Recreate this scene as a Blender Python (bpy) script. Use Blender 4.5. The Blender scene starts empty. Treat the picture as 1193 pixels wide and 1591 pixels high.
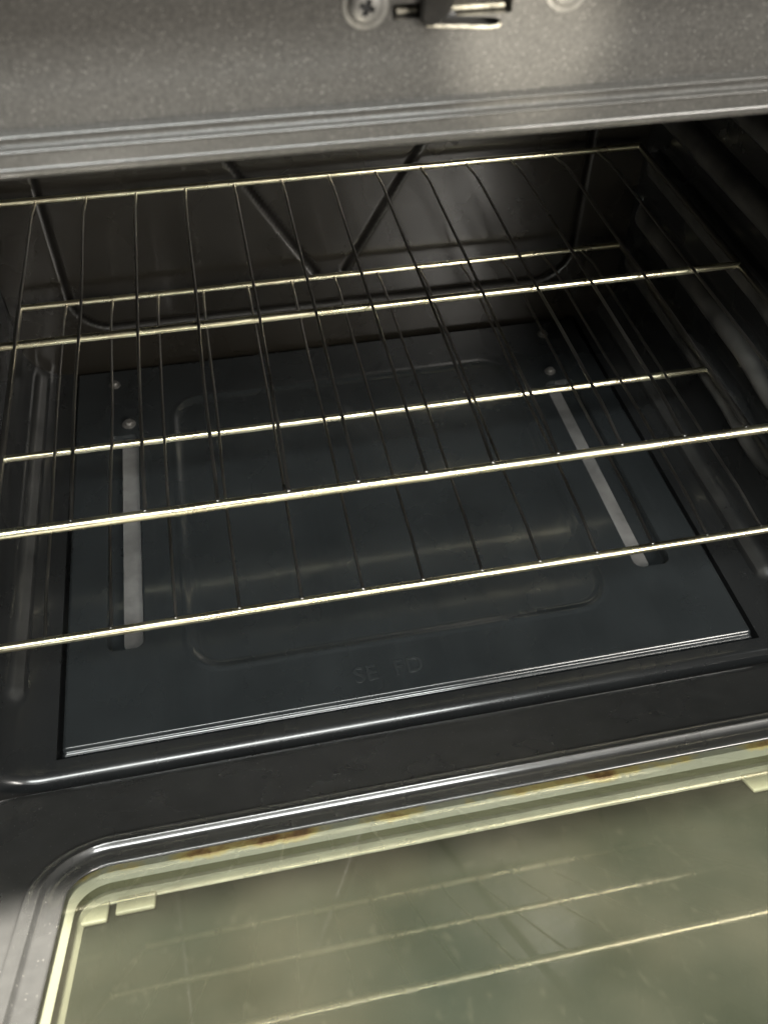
import bpy, bmesh, math, random
from mathutils import Vector, Matrix
random.seed(7)
S = bpy.context.scene
COL = S.collection
R = math.radians

# ------------------------------------------------------------------ camera
cd = bpy.data.cameras.new('camera')
cam = bpy.data.objects.new('camera', cd); COL.objects.link(cam)
cam.location = (-0.101115, -0.359142, 0.378535)
cam.rotation_euler = (0.735415, -0.007299, -0.198924)
cd.sensor_fit = 'VERTICAL'; cd.sensor_height = 36.0; cd.sensor_width = 27.0
cd.lens = 31.386
cd.clip_start = 0.01; cd.clip_end = 50
cd.dof.use_dof = True; cd.dof.focus_distance = 0.62; cd.dof.aperture_fstop = 10
S.camera = cam

# ------------------------------------------------------------------ world, exposure
W = bpy.data.worlds.new('World'); S.world = W; W.use_nodes = True
bg = W.node_tree.nodes['Background']
bg.inputs[0].default_value = (1.0, 0.93, 0.82, 1); bg.inputs[1].default_value = 0.10
S.view_settings.view_transform = 'Standard'; S.view_settings.look = 'None'
S.view_settings.exposure = 0; S.view_settings.gamma = 1
S.view_settings.use_curve_mapping = False
S.cycles.max_bounces = 10; S.cycles.glossy_bounces = 6; S.cycles.transparent_max_bounces = 10
S.cycles.use_denoising = True

def area(name, loc, target, sx, sy, power, col, spread=180):
    l = bpy.data.lights.new(name, 'AREA'); l.shape = 'RECTANGLE'
    l.size = sx; l.size_y = sy; l.energy = power; l.color = col; l.spread = R(spread)
    o = bpy.data.objects.new(name, l); COL.objects.link(o); o.location = loc
    d = Vector(target) - Vector(loc)
    o.rotation_euler = d.to_track_quat('-Z', 'Y').to_euler()
    return o
# the lamp under the range hood, above the cooktop
area('hood_lamp', (-0.305, 0.10, 1.20), (-0.28, 0.0, 0.0), 0.10, 0.05, 255, (1.0, 0.945, 0.84))
# the room's two lamps: one low across the room, one on the ceiling above the open door
area('room_lamp', (0.85, -1.50, 0.78), (0.0, 0.1, 0.0), 0.65, 0.6, 46, (1.0, 0.955, 0.88))
# added spot standing in for light thrown onto the face by the door glass
sp = bpy.data.lights.new('added_bounce_spot', 'SPOT'); sp.energy = 72; sp.color = (1.0, .93, .78); sp.spot_size = R(4.4); sp.spot_blend = .55; sp.shadow_soft_size = .012
so = bpy.data.objects.new('added_bounce_spot', sp); COL.objects.link(so); so.location = (.10, -.90, .27)
so.rotation_euler = (Vector((.017, -.042, .2575)) - so.location).to_track_quat('-Z', 'Y').to_euler()
area('ceiling_lamp', (-0.20, -1.00, 1.50), (0.0, -0.1, 0.0), 1.25, 0.32, 42, (0.97, 1.0, 0.97))

# ------------------------------------------------------------------ materials
def mat(name, base, rough=0.4, metal=0.0, spec=0.5, speck=None, mottle=0.0, mscale=20.0, rvar=0.0,
        bump=0.0, bscale=300.0, coat=0.0):
    m = bpy.data.materials.new(name); m.use_nodes = True
    nt = m.node_tree; N = nt.nodes; L = nt.links
    p = N['Principled BSDF']
    p.inputs['Base Color'].default_value = (*base, 1)
    p.inputs['Roughness'].default_value = rough
    p.inputs['Metallic'].default_value = metal
    p.inputs['Specular IOR Level'].default_value = spec
    p.inputs['Coat Weight'].default_value = coat; p.inputs['Coat Roughness'].default_value = .10
    tc = N.new('ShaderNodeTexCoord')
    col = None
    if mottle > 0:
        n = N.new('ShaderNodeTexNoise'); n.inputs['Scale'].default_value = mscale
        n.inputs['Detail'].default_value = 6; n.inputs['Roughness'].default_value = 0.6
        L.new(tc.outputs['Object'], n.inputs['Vector'])
        r = N.new('ShaderNodeValToRGB')
        r.color_ramp.elements[0].position = 0.3; r.color_ramp.elements[1].position = 0.7
        r.color_ramp.elements[0].color = (*[c*(1-mottle) for c in base], 1)
        r.color_ramp.elements[1].color = (*[min(1, c*(1+mottle)) for c in base], 1)
        L.new(n.outputs['Fac'], r.inputs['Fac']); col = r.outputs['Color']
    if speck:
        sc, size, amount, scol = speck
        v = N.new('ShaderNodeTexVoronoi'); v.inputs['Scale'].default_value = sc
        L.new(tc.outputs['Object'], v.inputs['Vector'])
        sep = N.new('ShaderNodeSeparateColor'); L.new(v.outputs['Color'], sep.inputs[0])
        a = N.new('ShaderNodeMath'); a.operation = 'LESS_THAN'; a.inputs[1].default_value = amount
        L.new(sep.outputs[0], a.inputs[0])
        b = N.new('ShaderNodeMapRange'); b.inputs[1].default_value = size; b.inputs[2].default_value = size*0.4
        b.inputs[3].default_value = 0; b.inputs[4].default_value = 1
        L.new(v.outputs['Distance'], b.inputs[0])
        mul = N.new('ShaderNodeMath'); mul.operation = 'MULTIPLY'
        L.new(a.outputs[0], mul.inputs[0]); L.new(b.outputs[0], mul.inputs[1])
        mul2 = N.new('ShaderNodeMath'); mul2.operation = 'MULTIPLY'
        L.new(mul.outputs[0], mul2.inputs[0]); L.new(sep.outputs[1], mul2.inputs[1])
        mx = N.new('ShaderNodeMix'); mx.data_type = 'RGBA'
        L.new(mul2.outputs[0], mx.inputs[0])
        if col: L.new(col, mx.inputs[6])
        else: mx.inputs[6].default_value = (*base, 1)
        mx.inputs[7].default_value = (*scol, 1)
        col = mx.outputs[2]
    if col: L.new(col, p.inputs['Base Color'])
    if rvar > 0:
        n = N.new('ShaderNodeTexNoise'); n.inputs['Scale'].default_value = 14; n.inputs['Detail'].default_value = 5
        L.new(tc.outputs['Object'], n.inputs['Vector'])
        mr = N.new('ShaderNodeMapRange'); mr.inputs[1].default_value = .3; mr.inputs[2].default_value = .7
        mr.inputs[3].default_value = max(0.02, rough-rvar); mr.inputs[4].default_value = rough+rvar
        L.new(n.outputs['Fac'], mr.inputs[0]); L.new(mr.outputs[0], p.inputs['Roughness'])
    if bump > 0:
        n = N.new('ShaderNodeTexNoise'); n.inputs['Scale'].default_value = bscale; n.inputs['Detail'].default_value = 3
        L.new(tc.outputs['Object'], n.inputs['Vector'])
        bm = N.new('ShaderNodeBump'); bm.inputs['Strength'].default_value = bump; bm.inputs['Distance'].default_value = 0.001
        L.new(n.outputs['Fac'], bm.inputs['Height']); L.new(bm.outputs['Normal'], p.inputs['Normal'])
    return m

M = {}
M['liner'] = mat('black_enamel', (.0148, .0156, .0160), .27, rvar=.04, mottle=.2, mscale=9, speck=(700, .25, .03, (.12, .12, .12)), bump=.03, bscale=120, coat=.4)
M['back'] = mat('back_enamel', (.0115, .0100, .0076), .28, rvar=.06, mottle=.3, mscale=6, bump=.03, bscale=60, coat=.35)
M['floor'] = mat('floor_enamel', (.0178, .0205, .0218), .26, rvar=.09, mottle=.16, mscale=22, bump=.03, bscale=90, coat=.6)
M['face'] = mat('speckled_enamel', (.049, .0465, .0425), .35, mottle=.35, mscale=700, speck=(1300, .40, .10, (.27, .26, .24)), bump=.06, bscale=1400, coat=.8)
M['door'] = mat('door_enamel', (.036, .036, .035), .28, rvar=.05, mottle=.15, mscale=60, speck=(800, .3, .05, (.25, .24, .22)), bump=.04, bscale=900, coat=.9)
M['chrome'] = mat('bright_wire', (.90, .79, .57), .28, 1.0, rvar=.08, mottle=.24, mscale=40)
M['wire'] = mat('dull_wire', (.29, .28, .26), .34, 1.0, rvar=.08)
M['galv'] = mat('dusty_steel', (.11, .109, .106), .6, .1, mottle=.65, mscale=20, bump=.1, bscale=200)
M['screw'] = mat('screw_steel', (.17, .165, .155), .5, .6, mottle=.2, mscale=300)
M['dark'] = mat('matte_black', (.006, .006, .006), .7)  # plain black: the gasket, and shade painted in screw heads and latch slot
M['latch'] = mat('latch_steel', (.010, .009, .0075), .6, 0, .2, mottle=.4, mscale=200)
M['edge'] = mat('bare_steel', (.34, .32, .26), .5, .4, mottle=.6, mscale=420)
M['panel'] = mat('panel_black', (.03, .03, .03), .3)

def worn_and_shaded(m, col, rough, patch, least=.25, spec=.5, coat=.4):
    # rubbed patches on the liner and shade painted into the back-wall grooves, where the mesh says so, broken up by noise
    nt = m.node_tree; N = nt.nodes; L = nt.links; p = N['Principled BSDF']
    at = N.new('ShaderNodeAttribute'); at.attribute_name = 'wear_and_shade'
    tc = N.new('ShaderNodeTexCoord'); n = N.new('ShaderNodeTexNoise'); n.inputs['Scale'].default_value = patch; n.inputs['Detail'].default_value = 6
    L.new(tc.outputs['Object'], n.inputs['Vector'])
    mr = N.new('ShaderNodeMapRange'); mr.inputs[1].default_value = .30; mr.inputs[2].default_value = .62; mr.inputs[3].default_value = least
    L.new(n.outputs['Fac'], mr.inputs[0])
    mu = N.new('ShaderNodeMath'); mu.operation = 'MULTIPLY'; L.new(at.outputs['Fac'], mu.inputs[0]); L.new(mr.outputs[0], mu.inputs[1])
    for nm, val, ty, ia, ib, io in (('Base Color', (*col, 1), 'RGBA', 6, 7, 2), ('Roughness', rough, 'FLOAT', 2, 3, 0), ('Specular IOR Level', spec, 'FLOAT', 2, 3, 0)):
        mx = N.new('ShaderNodeMix'); mx.data_type = ty
        src = p.inputs[nm].links[0].from_socket if p.inputs[nm].links else None
        L.new(mu.outputs[0], mx.inputs[0])
        if src: L.new(src, mx.inputs[ia])
        else: mx.inputs[ia].default_value = p.inputs[nm].default_value
        mx.inputs[ib].default_value = val
        L.new(mx.outputs[io], p.inputs[nm])
    iv = N.new('ShaderNodeMath'); iv.operation = 'MULTIPLY_ADD'; iv.inputs[1].default_value = -coat*1.05; iv.inputs[2].default_value = coat; iv.use_clamp = True
    L.new(mu.outputs[0], iv.inputs[0]); L.new(iv.outputs[0], p.inputs['Coat Weight'])
worn_and_shaded(M['liner'], (.075, .074, .070), .42, 38)
worn_and_shaded(M['back'], (.006, .0055, .005), .8, 60, .85, .03, .18)  # near-black tint that paints shade into the pressed grooves

def pale_mat():
    m = mat('pale_gasket', (.46, .45, .25), .55)
    nt = m.node_tree; N = nt.nodes; L = nt.links; p = N['Principled BSDF']
    tc = N.new('ShaderNodeTexCoord'); sep = N.new('ShaderNodeSeparateXYZ'); L.new(tc.outputs['Object'], sep.inputs[0])
    n = N.new('ShaderNodeTexNoise'); n.inputs['Scale'].default_value = 26; n.inputs['Detail'].default_value = 8
    n.inputs['Roughness'].default_value = .65
    L.new(tc.outputs['Object'], n.inputs['Vector'])
    # burnt, browned upper edge: grows where the noise is high, nearest the glass
    mr = N.new('ShaderNodeMapRange'); mr.inputs[1].default_value = -.0125; mr.inputs[2].default_value = -.0055
    L.new(sep.outputs['Z'], mr.inputs[0])
    ad = N.new('ShaderNodeMath'); ad.operation = 'ADD'; my = N.new('ShaderNodeMapRange'); my.inputs[1].default_value = -.120; my.inputs[2].default_value = -.102
    L.new(sep.outputs['Y'], my.inputs[0])
    mm = N.new('ShaderNodeMath'); mm.operation = 'MULTIPLY'; L.new(mr.outputs[0], mm.inputs[0]); L.new(my.outputs[0], mm.inputs[1])
    L.new(mm.outputs[0], ad.inputs[0])
    sc = N.new('ShaderNodeMath'); sc.operation = 'MULTIPLY_ADD'; sc.inputs[1].default_value = 2.4; sc.inputs[2].default_value = -1.65
    L.new(n.outputs['Fac'], sc.inputs[0]); L.new(sc.outputs[0], ad.inputs[1])
    r = N.new('ShaderNodeValToRGB'); e = r.color_ramp.elements
    e[0].position = .35; e[0].color = (.34, .337, .27, 1)
    e[1].position = .98; e[1].color = (.045, .024, .010, 1)
    x = e.new(.60); x.color = (.48, .38, .15, 1)
    x = e.new(.80); x.color = (.24, .12, .040, 1)
    L.new(ad.outputs[0], r.inputs['Fac']); L.new(r.outputs['Color'], p.inputs['Base Color'])
    return m
M['pale'] = pale_mat()
M['tab'] = mat('pale_tab', (.185, .185, .135), .55, mottle=.2, mscale=60)
M['pale2'] = mat('pale_spacer', (.255, .253, .195), .5, mottle=.2, mscale=30)

def dirty_mat():
    m = mat('dirty_inner_pane', (.12, .115, .06), .42, spec=.2)
    nt = m.node_tree; N = nt.nodes; L = nt.links; p = N['Principled BSDF']
    tc = N.new('ShaderNodeTexCoord')
    n = N.new('ShaderNodeTexNoise'); n.inputs['Scale'].default_value = 5; n.inputs['Detail'].default_value = 9; n.inputs['Roughness'].default_value = .55
    L.new(tc.outputs['Object'], n.inputs['Vector'])
    r = N.new('ShaderNodeValToRGB'); e = r.color_ramp.elements
    e[0].position = .32; e[0].color = (.0078, .0112, .0088, 1)
    e[1].position = .72; e[1].color = (.0165, .0158, .0110, 1)
    x = e.new(.5); x.color = (.0108, .0128, .0094, 1)
    L.new(n.outputs['Fac'], r.inputs['Fac'])
    # small pale smears
    mp = N.new('ShaderNodeMapping'); mp.inputs['Scale'].default_value = (1, .45, 1); mp.inputs['Rotation'].default_value = (0, 0, .5)
    L.new(tc.outputs['Object'], mp.inputs[0])
    v = N.new('ShaderNodeTexNoise'); v.inputs['Scale'].default_value = 150; v.inputs['Detail'].default_value = 3
    L.new(mp.outputs[0], v.inputs['Vector'])
    mr = N.new('ShaderNodeMapRange'); mr.inputs[1].default_value = .62; mr.inputs[2].default_value = .86; mr.inputs[4].default_value = .32
    L.new(v.outputs['Fac'], mr.inputs[0])
    mx = N.new('ShaderNodeMix'); mx.data_type = 'RGBA'
    L.new(mr.outputs[0], mx.inputs[0]); L.new(r.outputs['Color'], mx.inputs[6]); mx.inputs[7].default_value = (.05, .048, .038, 1)
    L.new(mx.outputs[2], p.inputs['Base Color'])
    return m
M['dirty'] = dirty_mat()

def glass_mat():
    m = bpy.data.materials.new('coated_glass'); m.use_nodes = True
    nt = m.node_tree; N = nt.nodes; L = nt.links
    N.remove(N['Principled BSDF']); out = N['Material Output']
    tr = N.new('ShaderNodeBsdfTransparent'); tr.inputs[0].default_value = (.95, .96, .93, 1)
    gl = N.new('ShaderNodeBsdfGlossy'); gl.inputs['Roughness'].default_value = .03; gl.inputs['Color'].default_value = (1, .97, .92, 1)
    df = N.new('ShaderNodeBsdfDiffuse'); df.inputs[0].default_value = (.36, .33, .25, 1)
    fr = N.new('ShaderNodeFresnel'); fr.inputs['IOR'].default_value = 2.2
    m1 = N.new('ShaderNodeMixShader'); m2 = N.new('ShaderNodeMixShader')
    tc = N.new('ShaderNodeTexCoord')
    n = N.new('ShaderNodeTexNoise'); n.inputs['Scale'].default_value = 11; n.inputs['Detail'].default_value = 8
    L.new(tc.outputs['Object'], n.inputs['Vector'])
    mr = N.new('ShaderNodeMapRange'); mr.inputs[1].default_value = .35; mr.inputs[2].default_value = .75
    mr.inputs[3].default_value = .004; mr.inputs[4].default_value = .022
    L.new(n.outputs['Fac'], mr.inputs[0])
    L.new(mr.outputs[0], m1.inputs[0]); L.new(tr.outputs[0], m1.inputs[1]); L.new(df.outputs[0], m1.inputs[2])
    ge = N.new('ShaderNodeNewGeometry'); inv = N.new('ShaderNodeMath'); inv.operation = 'SUBTRACT'; inv.inputs[0].default_value = 1
    L.new(ge.outputs['Backfacing'], inv.inputs[1])
    mu = N.new('ShaderNodeMath'); mu.operation = 'MULTIPLY'
    L.new(fr.outputs[0], mu.inputs[0]); L.new(inv.outputs[0], mu.inputs[1])
    L.new(mu.outputs[0], m2.inputs[0]); L.new(m1.outputs[0], m2.inputs[1]); L.new(gl.outputs[0], m2.inputs[2])
    L.new(m2.outputs[0], out.inputs[0])
    return m
M['glass'] = glass_mat()

# ------------------------------------------------------------------ mesh helpers
def link(name, me, m, parent=None, smooth=None, loc=None):
    o = bpy.data.objects.new(name, me); COL.objects.link(o)
    if m: me.materials.append(m)
    if smooth is not None:
        me.polygons.foreach_set('use_smooth', [True]*len(me.polygons))
        if smooth: me.set_sharp_from_angle(angle=R(smooth))
    if parent: o.parent = parent
    if loc: o.location = loc
    me.update()
    return o
def obj(name, bm, m, parent=None, smooth=None, loc=None, recalc=True):
    if recalc: bmesh.ops.recalc_face_normals(bm, faces=bm.faces)
    me = bpy.data.meshes.new(name); bm.to_mesh(me); bm.free()
    return link(name, me, m, parent, smooth, loc)
def pyobj(name, V, F, m, parent=None, smooth=None, loc=None):
    me = bpy.data.meshes.new(name); me.from_pydata(V, [], F)
    return link(name, me, m, parent, smooth, loc)
def box(bm, x0, x1, y0, y1, z0, z1, bev=0.0):
    r = bmesh.ops.create_cube(bm, size=1.0)
    vs = r['verts']
    for v in vs:
        v.co = ((x0+x1)/2 + v.co.x*(x1-x0), (y0+y1)/2 + v.co.y*(y1-y0), (z0+z1)/2 + v.co.z*(z1-z0))
    if bev > 0:
        es = list({e for v in vs for e in v.link_edges})
        bmesh.ops.bevel(bm, geom=es, offset=bev, segments=3, affect='EDGES', profile=.5)
def tube(bm, pts, r, n=14, taper=None):
    pts = [Vector(p) for p in pts]; rings = []
    for i, p in enumerate(pts):
        a = pts[max(i-1, 0)]; b = pts[min(i+1, len(pts)-1)]
        t = (b-a).normalized()
        up = Vector((0, 0, 1)) if abs(t.z) < .9 else Vector((0, 1, 0))
        s = t.cross(up).normalized(); u = s.cross(t)
        rr = r if taper is None else r*taper[i]
        rings.append([bm.verts.new(p + (s*math.cos(2*math.pi*k/n) + u*math.sin(2*math.pi*k/n))*rr) for k in range(n)])
    for i in range(len(rings)-1):
        for k in range(n):
            bm.faces.new((rings[i][k], rings[i][(k+1) % n], rings[i+1][(k+1) % n], rings[i+1][k]))
    bm.faces.new(rings[0]); bm.faces.new(rings[-1][::-1])
def lathe(bm, prof, n=32, axis='z', loc=(0, 0, 0)):
    rings = []
    for r, h in prof:
        ring = []
        for k in range(n):
            a = 2*math.pi*k/n
            p = (r*math.cos(a), r*math.sin(a), h)
            if axis == '-y': p = (p[0], -p[2], p[1])
            ring.append(bm.verts.new((p[0]+loc[0], p[1]+loc[1], p[2]+loc[2])))
        rings.append(ring)
    for i in range(len(rings)-1):
        for k in range(n):
            bm.faces.new((rings[i][k], rings[i][(k+1) % n], rings[i+1][(k+1) % n], rings[i+1][k]))
    bm.faces.new(rings[-1]); bm.faces.new(rings[0][::-1])
def sm(a, b, x):
    if a == b: return 1.0 if x >= a else 0.0
    t = min(1, max(0, (x-a)/(b-a))); return t*t*(3-2*t)
def sdrr(x, y, cx, cy, hx, hy, r):      # signed distance to a rounded rectangle
    dx = abs(x-cx)-hx+r; dy = abs(y-cy)-hy+r
    return math.hypot(max(dx, 0), max(dy, 0)) + min(max(dx, dy), 0) - r
def sdseg(x, y, ax, ay, bx, by):
    t = ((x-ax)*(bx-ax)+(y-ay)*(by-ay))/((bx-ax)**2+(by-ay)**2); t = min(1, max(0, t))
    return math.hypot(x-ax-t*(bx-ax), y-ay-t*(by-ay))
def frange(a, b, step):
    n = max(1, round((b-a)/step)); return [a+(b-a)*i/n for i in range(n+1)]
def boolean(o, cutters):
    for c in cutters:
        md = o.modifiers.new('cut', 'BOOLEAN'); md.operation = 'DIFFERENCE'; md.object = c; md.solver = 'EXACT'
    bpy.context.view_layer.update(); dg = bpy.context.evaluated_depsgraph_get()
    me = bpy.data.meshes.new_from_object(o.evaluated_get(dg)); o.modifiers.clear()
    old = o.data; o.data = me; bpy.data.meshes.remove(old)
    for c in cutters:
        d = c.data; bpy.data.objects.remove(c); bpy.data.meshes.remove(d)
def empty(name, loc, label, cat, group=None):
    o = bpy.data.objects.new(name, None); COL.objects.link(o); o.location = loc
    o.empty_display_size = .05
    o['label'] = label; o['category'] = cat
    if group: o['group'] = group
    return o

# ------------------------------------------------------------------ THE OVEN
HX, ZB, ZT, RC = .301, -.190, .228, .036
YB = .385
oven = empty('oven', (0, 0, 0), 'black enamelled kitchen oven standing open with a lit cavity and tilted glass door', 'oven')

# ---- cavity liner: a rounded box swept along the depth, with guides pressed into its side walls
per = []   # x, z, inward nx, nz, drop
def arc(cx, cz, a0, a1, n):
    for i in range(n+1):
        a = R(a0+(a1-a0)*i/n); c, s_ = math.cos(a), math.sin(a)
        per.append((cx+RC*c, cz+RC*s_, -c, -s_, 0))
DX = .2605
for x in frange(-DX, DX, .02): per.append((x, ZB, 0, 1, 1))
for x in frange(DX, HX-RC, .002): per.append((x, ZB, 0, 1, 0))
arc(HX-RC, ZB+RC, -90, 0, 26)
for z in frange(ZB+RC, ZT-RC, .0016)[1:-1]: per.append((HX, z, -1, 0, 0))
arc(HX-RC, ZT-RC, 0, 90, 10)
for x in frange(HX-RC, -HX+RC, .03)[1:-1]: per.append((x, ZT, 0, -1, 0))
arc(-HX+RC, ZT-RC, 90, 180, 10)
for z in frange(ZT-RC, ZB+RC, .0016)[1:-1]: per.append((-HX, z, 1, 0, 0))
arc(-HX+RC, ZB+RC, 180, 270, 26)
for x in frange(-HX+RC, -DX, .002)[1:]: per.append((x, ZB, 0, 1, 0))
NP = len(per)
rows = []  # y, inward offset, floor drop
LIP = .011
for e in (.05, .03, .012): rows.append((-.045-LIP, -LIP-e, 0))
for i in range(9):
    a = R(90-90*i/8); rows.append((-.045-LIP*math.sin(a), -LIP*(1-math.cos(a)), 0))
rows.append((-.0375, 0, 0)); rows.append((-.0370, 0, .5)); rows.append((-.0365, 0, 1))
for y in frange(-.033, .372, .004): rows.append((y, 0, 1))
rows.append((YB-.0005, 0, 1)); rows.append((YB+.006, 0, 1))
GUIDES = (-.0115, -.0605, -.1100, .0375, .0870, .1360)
def guide(x, z, y):
    d = 0
    if abs(x) > HX-.004:
        for zc in GUIDES:
            zz = zc - .010*sm(.150, .085, y) + .016*sm(.080, .030, y)
            q = min(1, abs(z-zz)/.0125); w = (1-q*q)**.75
            d = max(d, .0128*w*(.35*sm(.0, .03, y)+.65*sm(.03, .15, y))*sm(.378, .350, y))
    return d
def rib(x, z, y):
    if z > -.1: return 0
    ax = abs(x)
    t = sdseg(ax, y, .2885, .016, .2885, .372)
    return .0042*sm(.0065, .0025, t)
V = []; F = []; WEAR = []
for (y, off, dr) in rows:
    for (x, z, nx, nz, fl) in per:
        g_, r_ = (guide(x, z, y), rib(x, z, y)) if off == 0 else (0, 0)
        d = off + g_ + r_
        WEAR.append(max(sm(.0035, .0100, g_), .45*sm(.0008, .0034, r_)))
        yy = y + (.024*sm(.08, .19, z) if y < .0 else 0)
        V.append((x+nx*d, yy, z+nz*d - (.014*dr if fl else 0)))
for i in range(len(rows)-1):
    for k in range(NP):
        k2 = (k+1) % NP
        F.append((i*NP+k, i*NP+k2, (i+1)*NP+k2, (i+1)*NP+k))
liner = pyobj('cavity_liner', V, F, M['liner'], oven, 38)
at = liner.data.attributes.new('wear_and_shade', 'FLOAT', 'POINT'); at.data.foreach_set('value', WEAR)
bm = bmesh.new(); bm.from_mesh(liner.data); bmesh.ops.remove_doubles(bm, verts=bm.verts, dist=1e-6)
bm.to_mesh(liner.data); bm.free(); liner.data.set_sharp_from_angle(angle=R(38))

# ---- back wall with its pressed frame and V
xs = frange(-.3005, .3005, .002); zs = frange(-.2035, .2275, .002)
V = []; F = []; GROOVE_SHADE = []
for z in zs:
    for x in xs:
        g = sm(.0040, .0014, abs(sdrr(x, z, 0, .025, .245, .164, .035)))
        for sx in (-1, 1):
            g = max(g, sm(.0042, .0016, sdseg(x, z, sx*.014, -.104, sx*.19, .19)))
        V.append((x, YB + .0016*g, z)); GROOVE_SHADE.append(sm(.1, .8, g))  # mask for the groove shade put into the colour
nx = len(xs)
for j in range(len(zs)-1):
    for i in range(nx-1):
        F.append((j*nx+i, j*nx+i+1, (j+1)*nx+i+1, (j+1)*nx+i))
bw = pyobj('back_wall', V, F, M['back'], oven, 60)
at = bw.data.attributes.new('wear_and_shade', 'FLOAT', 'POINT'); at.data.foreach_set('value', GROOVE_SHADE)

# ---- floor panel: two slots, a pressed field, screwed down
def axis(a, b, step, fine):
    s_ = set(round(v, 5) for v in frange(a, b, step))
    for lo, hi, st in fine: s_ |= set(round(v, 5) for v in frange(lo, hi, st))
    out = []
    for v in sorted(s_):
        if not out or v-out[-1] > .0002: out.append(v)
    return out
PX = .2562; PY0, PY1 = -.0348, .3785
xs = axis(-PX, PX, .003, [(-.230, -.196, .0008), (.186, .230, .0008), (-.175, -.150, .001), (.146, .170, .001), (-PX, -PX+.004, .0008), (PX-.004, PX, .0008)])
ys = axis(PY0, PY1, .003, [(.034, .058, .0008), (.272, .292, .0008), (.008, .032, .001), (.312, .332, .001), (PY0, PY0+.006, .0007)])
V = []; F = []
SL = [(-.2130, .0135), (.2085, .0150)]
for y in ys:
    for x in xs:
        z = -.1885
        q = sdrr(x, y, -.002, .170, .161, .152, .024)
        z -= .0016*sm(.0045, -.0045, q)
        z += .0006*sm(.0045, 0, abs(q-.004))
        for cx, hw in SL:
            z -= .0085*sm(.0004, -.0010, sdrr(x, y, cx, .163, hw, .119, min(hw*.55, .010)))
        z -= .0028*sm(PY0+.0045, PY0+.0022, y)
        ex = min(PX-abs(x), y-PY0)
        z -= .0011*sm(.0016, 0, ex)
        V.append((x, y, z))
nx, ny = len(xs), len(ys)
for j in range(ny-1):
    for i in range(nx-1):
        F.append((j*nx+i, j*nx+i+1, (j+1)*nx+i+1, (j+1)*nx+i))
# turned-down edge
border = [i for i in range(nx)] + [j*nx+nx-1 for j in range(1, ny)] + [(ny-1)*nx+i for i in range(nx-2, -1, -1)] + [j*nx for j in range(ny-2, 0, -1)]
b0 = len(V)
for b in border: V.append((V[b][0], V[b][1], -.2035))
nb = len(border)
for k in range(nb):
    k2 = (k+1) % nb
    F.append((border[k2], border[k], b0+k, b0+k2))
floor = pyobj('floor_panel', V, F, M['floor'], oven, 45)

def slot_strip(x0, x1):
    bm = bmesh.new()
    box(bm, x0, x1, .0455, .2805, -.1968, -.1925, .0)
    vs = [v for v in bm.verts]
    es = [e for e in bm.edges if abs(e.verts[0].co.z-e.verts[1].co.z) > .001]
    bmesh.ops.bevel(bm, geom=es, offset=.0045, segments=5, affect='EDGES', profile=.5)
    obj('slot_strip', bm, M['galv'], floor, 40)
slot_strip(-.2148, -.2004)
slot_strip(.1944, .2068)
def floor_screw(x, y, r, tilt):
    bm = bmesh.new()
    lathe(bm, [(r*1.5, 0), (r*1.5, .0008), (r, .001), (r, .0028), (r*.85, .0038), (r*.4, .0042)], 20)
    box(bm, -r*.75, r*.75, -.0004, .0004, .0038, .0046)
    o = obj('screw', bm, M['screw'], floor, 40, (x, y, -.1884)); o.rotation_euler = (0, 0, tilt)
for x, y, r in ((-.208, .297, .0042), (.2045, .297, .0036), (-.221, .357, .0036), (.2165, .357, .0036)):
    floor_screw(x, y, r, random.uniform(0, 3))
# stamped characters near the front
cu = bpy.data.curves.new('stamp', 'FONT'); cu.body = 'SE  FD'; cu.size = .0185; cu.extrude = .0005; cu.space_character = 1.05
to = bpy.data.objects.new('stamp', cu); COL.objects.link(to)
me = bpy.data.meshes.new_from_object(to.evaluated_get(bpy.context.evaluated_depsgraph_get()))
bpy.data.objects.remove(to); bpy.data.curves.remove(cu)
st = link('stamped_lettering', me, mat('stamp_enamel', (.0215, .0245, .0258), .33), floor, None, (-.0495, -.0185, -.1885))
st.rotation_euler = (0, 0, R(2))

# ---- face frame above the opening: profile extruded along x, latch slot cut through
FY = -.045
prof = [(-.0200, .2275), (-.0400, .2258)]
for i in range(7):
    a = R(90*i/6); prof.append((FY+.0035-.0035*math.sin(a), .2262-.0028*math.cos(a)+.0))
def ridge(z0, z1, y0, h, n=6):
    return [(y0 - h*math.sin(math.pi*i/n), z0+(z1-z0)*i/n) for i in range(n+1)]
prof += [(FY, .2266), (FY, .2268)] + ridge(.2270, .2284, FY, .0005) + [(FY, .2290), (FY, .2332)] + ridge(.2334, .2350, FY, .0010)
prof += [(FY+.0012, .2352), (FY+.0016, .2358), (FY+.0016, .2372), (FY+.0012, .2378)] + ridge(.2380, .2396, FY+.0012, .0010)
prof += [(FY+.0026, .2399), (FY+.0032, .2404), (FY+.0032, .2880), (-.0200, .2880)]
bm = bmesh.new()
FW = .345
A = [bm.verts.new((-FW, y, z)) for y, z in prof]; B = [bm.verts.new((FW, y, z)) for y, z in prof]
n = len(prof)
for k in range(n):
    bm.faces.new((A[k], A[(k+1) % n], B[(k+1) % n], B[k]))
bm.faces.new(A[::-1]); bm.faces.new(B)
face = obj('face_frame', bm, M['face'], oven, 30)
FZ = FY+.0032
def cutter(fn):
    bm = bmesh.new(); fn(bm); bmesh.ops.recalc_face_normals(bm, faces=bm.faces)
    me = bpy.data.meshes.new('cut'); bm.to_mesh(me); bm.free()
    o = bpy.data.objects.new('cut', me); COL.objects.link(o); return o
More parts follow.
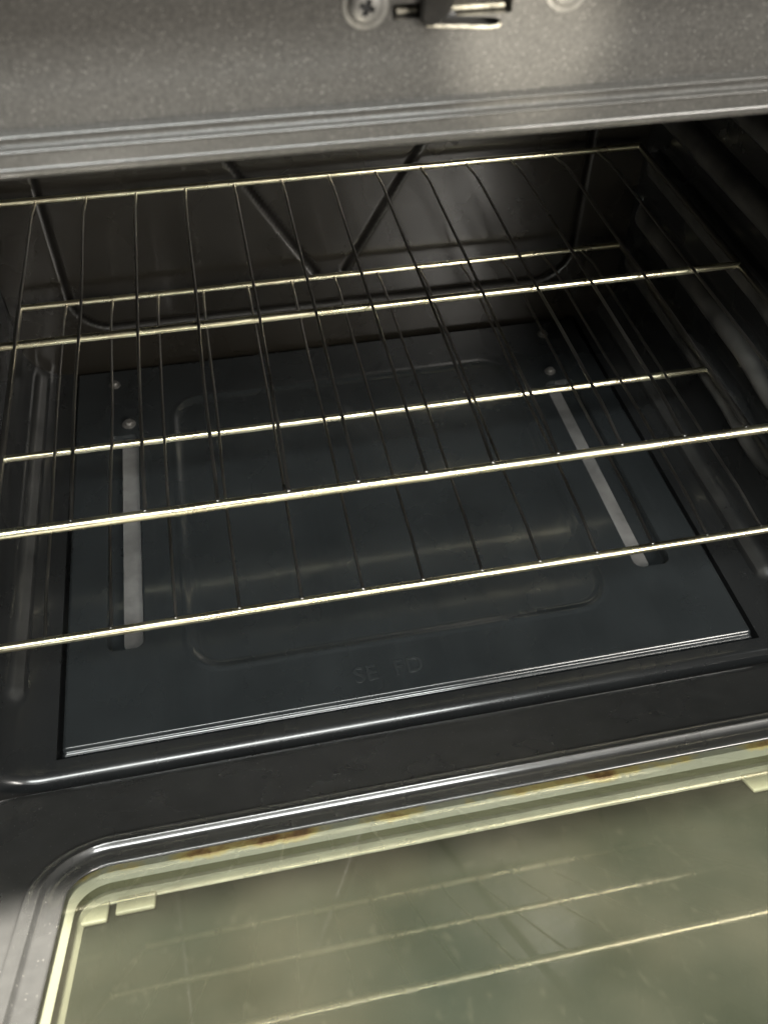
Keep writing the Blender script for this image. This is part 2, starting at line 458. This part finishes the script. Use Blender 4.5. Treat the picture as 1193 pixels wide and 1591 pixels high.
def prism(bm, poly, y0, y1):
    a = [bm.verts.new((x, y0, z)) for x, z in poly]; b = [bm.verts.new((x, y1, z)) for x, z in poly]
    m_ = len(poly)
    for k in range(m_): bm.faces.new((a[k], a[(k+1) % m_], b[(k+1) % m_], b[k]))
    bm.faces.new(a[::-1]); bm.faces.new(b)
boolean(face, [cutter(lambda bm: box(bm, -.0335, .0083, -.06, -.030, .2667, .2716, .0006)),
               cutter(lambda bm: prism(bm, [(-.0235, .2680), (-.0235, .2655), (-.0205, .2645), (.0030, .2624), (.0046, .2632), (.0046, .2646), (.003, .2654), (-.012, .2668), (-.012, .268)], -.0605, -.0305))])
me = face.data
for p in me.polygons: p.use_smooth = p.area < .003
me.set_sharp_from_angle(angle=R(28))
# latch mechanism
bm = bmesh.new(); box(bm, -.0315, .0070, -.0385, -.0335, .2672, .2688, .0005)
obj('latch_bar', bm, M['edge'], face, 40)
bm = bmesh.new()
prism(bm, [(-.0241, .2760), (-.0243, .2668), (-.0228, .2656), (-.0196, .2652), (-.0172, .2664), (-.0150, .2686), (-.0134, .2708), (-.0130, .2760)], -.0458, -.037)
bmesh.ops.bevel(bm, geom=list(bm.edges), offset=.0007, segments=2, affect='EDGES')
obj('latch_hook', bm, M['latch'], face, 40)
bm = bmesh.new()
tube(bm, [(-.0215, FZ-.0002, .2645), (-.015, FZ-.0004, .2639), (-.006, FZ-.0004, .2632), (.001, FZ-.0002, .2625), (.0040, FZ, .2628), (.0046, FZ, .2638)], .0007, 8)
obj('slot_edge', bm, M['edge'], face, 40)
def face_screw(x, z, ang):
    bm = bmesh.new()
    lathe(bm, [(.0080, 0), (.0078, .0005), (.0058, .0008), (.0057, .0012), (.0056, .0022), (.0047, .0030), (.0030, .0034), (.001, .0035)], 36, '-y')
    o = obj('screw', bm, M['screw'], face, 35, (x, FZ, z))
    cs = []
    for k in range(2):
        def f(bm, k=k):
            box(bm, *((-.0026, .0026, -.006, -.0018, -.00095, .00095) if k == 0 else (-.00096, .00094, -.0061, -.0017, -.00262, .00258)))
            bmesh.ops.rotate(bm, verts=bm.verts, cent=(0, 0, 0), matrix=Matrix.Rotation(ang, 3, 'Y'))
            bmesh.ops.translate(bm, verts=bm.verts, vec=(x, FZ, z))
        cs.append(cutter(f))
    bpy.context.view_layer.update()
    boolean(o, cs)
    bm = bmesh.new(); box(bm, -.0024, .0024, -.0022, -.0014, -.00080, .00080); box(bm, -.00081, .00079, -.0023, -.0015, -.0024, .0024)
    bmesh.ops.rotate(bm, verts=bm.verts, cent=(0, 0, 0), matrix=Matrix.Rotation(ang, 3, 'Y'))
    obj('recess_shade', bm, M['dark'], o)  # black cross inset to paint the shade inside the screw head
    return o
face_screw(-.0427, .2722, .35)
face_screw(.0272, .2735, .1)
# black plate added to paint the shade in the space behind the slot
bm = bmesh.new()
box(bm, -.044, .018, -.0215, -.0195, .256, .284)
obj('slot_shade', bm, M['dark'], face)

# ---- control panel overhanging the face, and the cooktop above
prof = [(-.020, .2905), (-.058, .2905), (-.0635, .2925), (-.066, .298), (-.066, .372), (-.062, .380), (-.050, .384), (.385, .384), (.385, .2905)]
bm = bmesh.new()
A = [bm.verts.new((-.381, y, z)) for y, z in prof]; B = [bm.verts.new((.381, y, z)) for y, z in prof]
n = len(prof)
for k in range(n): bm.faces.new((A[k], A[(k+1) % n], B[(k+1) % n], B[k]))
bm.faces.new(A[::-1]); bm.faces.new(B)
obj('control_panel', bm, M['panel'], oven, 30)
bm = bmesh.new(); tube(bm, [(-.345, FZ-.001, .2835), (-.105, FZ-.001, .2832), (.345, FZ-.001, .2830)], .0016, 10)
obj('gasket', bm, M['dark'], oven, 40)

# ---- outer shell: sides, back, base below the cavity
def shell(name, *b):
    bm = bmesh.new(); box(bm, *b, .002); obj(name, bm, M['panel'], oven, 30)
shell('side_panel', -.372, -.3605, -.042, .42, -.60, .384)
shell('side_panel', .3605, .372, -.042, .42, -.60, .384)
shell('back_panel', -.3603, .3603, .405, .42, -.60, .384)
shell('drawer_front', -.355, .355, -.060, -.040, -.58, -.262)

# ---- door, hanging open at about sixty degrees
TH = R(31)
door_root_loc = (0, -.055, -.183)
def rr(hx0, hx1, s0, s1, r, n=8):
    pts = []
    for cx, cy, a0 in ((hx1-r, s0+r, -90), (hx1-r, s1-r, 0), (hx0+r, s1-r, 90), (hx0+r, s0+r, 180)):
        for i in range(n+1):
            a = R(a0+90*i/n); pts.append((cx+r*math.cos(a), cy+r*math.sin(a)))
    return pts
WX, WS0, WS1, WR = .2330, .1000, .425, .022
def loft(rings):
    V = []; F = []
    n = len(rings[0])
    for ring in rings: V += ring
    for i in range(len(rings)-1):
        for k in range(n):
            F.append((i*n+k, i*n+(k+1) % n, (i+1)*n+(k+1) % n, (i+1)*n+k))
    return V, F
def ring(d, h):
    return [(x, -s_, h) for x, s_ in rr(-WX-d, WX+d, WS0-d, WS1+d, max(.002, WR+d), 10)]
def oring(e, h):
    return [(x, -s_, h) for x, s_ in rr(-.312+e, .312-e, .012+e, .515-e, .014, 10)]
rings = [oring(.002, -.036), oring(0, -.034), oring(0, -.003), oring(.0008, -.001), oring(.003, 0), oring(.010, 0)]
rings += [ring(d, h) for d, h in ((.0255, 0), (.0235, 0), (.0225, .0003), (.0217, .0014), (.0208, .0034), (.0202, .0042), (.0194, .0044), (.0185, .0042), (.0160, .0040), (.0144, .0042),
                                   (.0136, .0044), (.0129, .0042), (.0124, .0034), (.0117, .0013), (.0108, .0005), (.0098, .0002), (.0060, 0), (.0022, 0), (.0012, -.0001), (.0004, -.0005), (0, -.0011), (0, -.0017), (.006, -.0018), (.006, -.034))]
V, F = loft(rings)
door = pyobj('door', V, F, M['door'], oven, 40, door_root_loc)
door.rotation_euler = (-TH, 0, 0)
bm = bmesh.new(); box(bm, -.310, .310, -.513, -.014, -.040, -.0362, .001)
obj('outer_skin', bm, M['panel'], door)
bm = bmesh.new(); box(bm, -.2375, .2375, -.4295, -.0955, -.0056, -.0020)
obj('window_glass', bm, M['glass'], door)
def rect_tube(d0a, d0, d1, h0, h1):
    return loft([ring(d0a, h0), ring(d0, h1), ring(d1, h1), ring(d1, h0), ring(d0a, h0)])
V, F = rect_tube(-.0030, -.0003, .0052, -.0110, -.0060); pyobj('window_gasket', V, F, M['pale'], door, 40)
V, F = rect_tube(-.0002, .0012, .0052, -.0180, -.0112); pyobj('spacer_gap', V, F, mat('olive_gap', (.10, .10, .055), .6), door, 40)  # darker olive band between the two pale tiers
V, F = rect_tube(-.0050, -.0030, .0052, -.0240, -.0182); pyobj('spacer_frame', V, F, M['pale2'], door, 40)
for x0, x1, s1 in ((-.2370, -.2150, .1200), (-.2110, -.1890, .1165), (.1720, .2370, .1200)):
    bm = bmesh.new(); box(bm, x0, x1, -s1, -.0990, -.0242, -.0212, .0012)
    obj('spacer_tab', bm, M['tab'], door, 40)
bm = bmesh.new(); box(bm, -.2375, .2375, -.4295, -.0955, -.0285, -.0243)
obj('inner_pane', bm, M['dirty'], door)

# ------------------------------------------------------------------ THE RACKS
SP = .041
def make_rack(name, loc, label):
    root = empty(name, loc, label, 'oven rack', 'wire racks in the oven')
    def rod(nm, pts, r, m, nseg=16):
        bm = bmesh.new(); tube(bm, pts, r, nseg); return obj(nm, bm, m, root, 60)
    X = 7*SP; YR, YM = .3733, .1750
    rr_ = random.Random(name)
    j = lambda a: rr_.uniform(-a, a)
    def along(y, z, sag=.0007):
        return [(-X+2*X*i/24, y+j(.00015), z-sag*math.sin(math.pi*i/24)) for i in range(25)]
    rod('back_rod', along(YR, 0), .0029, M['chrome'])
    rod('middle_rod', along(YM, 0), .0029, M['chrome'])
    rod('front_rod', along(0, 0), .0030, M['chrome'])
    for sx in (-1, 1):
        pts = [(sx*X, YR*i/24, -.0002+j(.0001)) for i in range(25)]
        rod('side_rail', pts, .0026, M['wire'])
    for k in range(1, 14):
        x = (k-7)*SP; a1, a2, ph = j(.0012), j(.0009), j(3)
        pts = []
        for i in range(41):
            t = i/40; y = .0015+(YR-.003)*t
            z = .0041*sm(0, .10, t)*sm(1.0, .90, t) + .0012*(1-sm(0, .1, t)) - .0008*sm(.9, 1, t)
            pts.append((x + a1*math.sin(math.pi*t)+a2*math.sin(2*math.pi*t*1.5+ph)*math.sin(math.pi*t), y, z))
        rod('wire', pts, .00112, M['wire'], 10)
        bm = bmesh.new()
        bmesh.ops.create_uvsphere(bm, u_segments=10, v_segments=6, radius=.0017)
        bmesh.ops.scale(bm, verts=bm.verts, vec=(1, 1.1, .8))
        obj('weld', bm, M['wire'], root, 60, (x, .0016, .0016))
    return root
make_rack('wire_rack', (0, 0, 0), 'chrome wire oven rack in the upper position, just under the top of the opening')
make_rack('wire_rack', (.001, -.0047, -.0982), 'chrome wire oven rack in the lower position, just above the slotted oven floor')
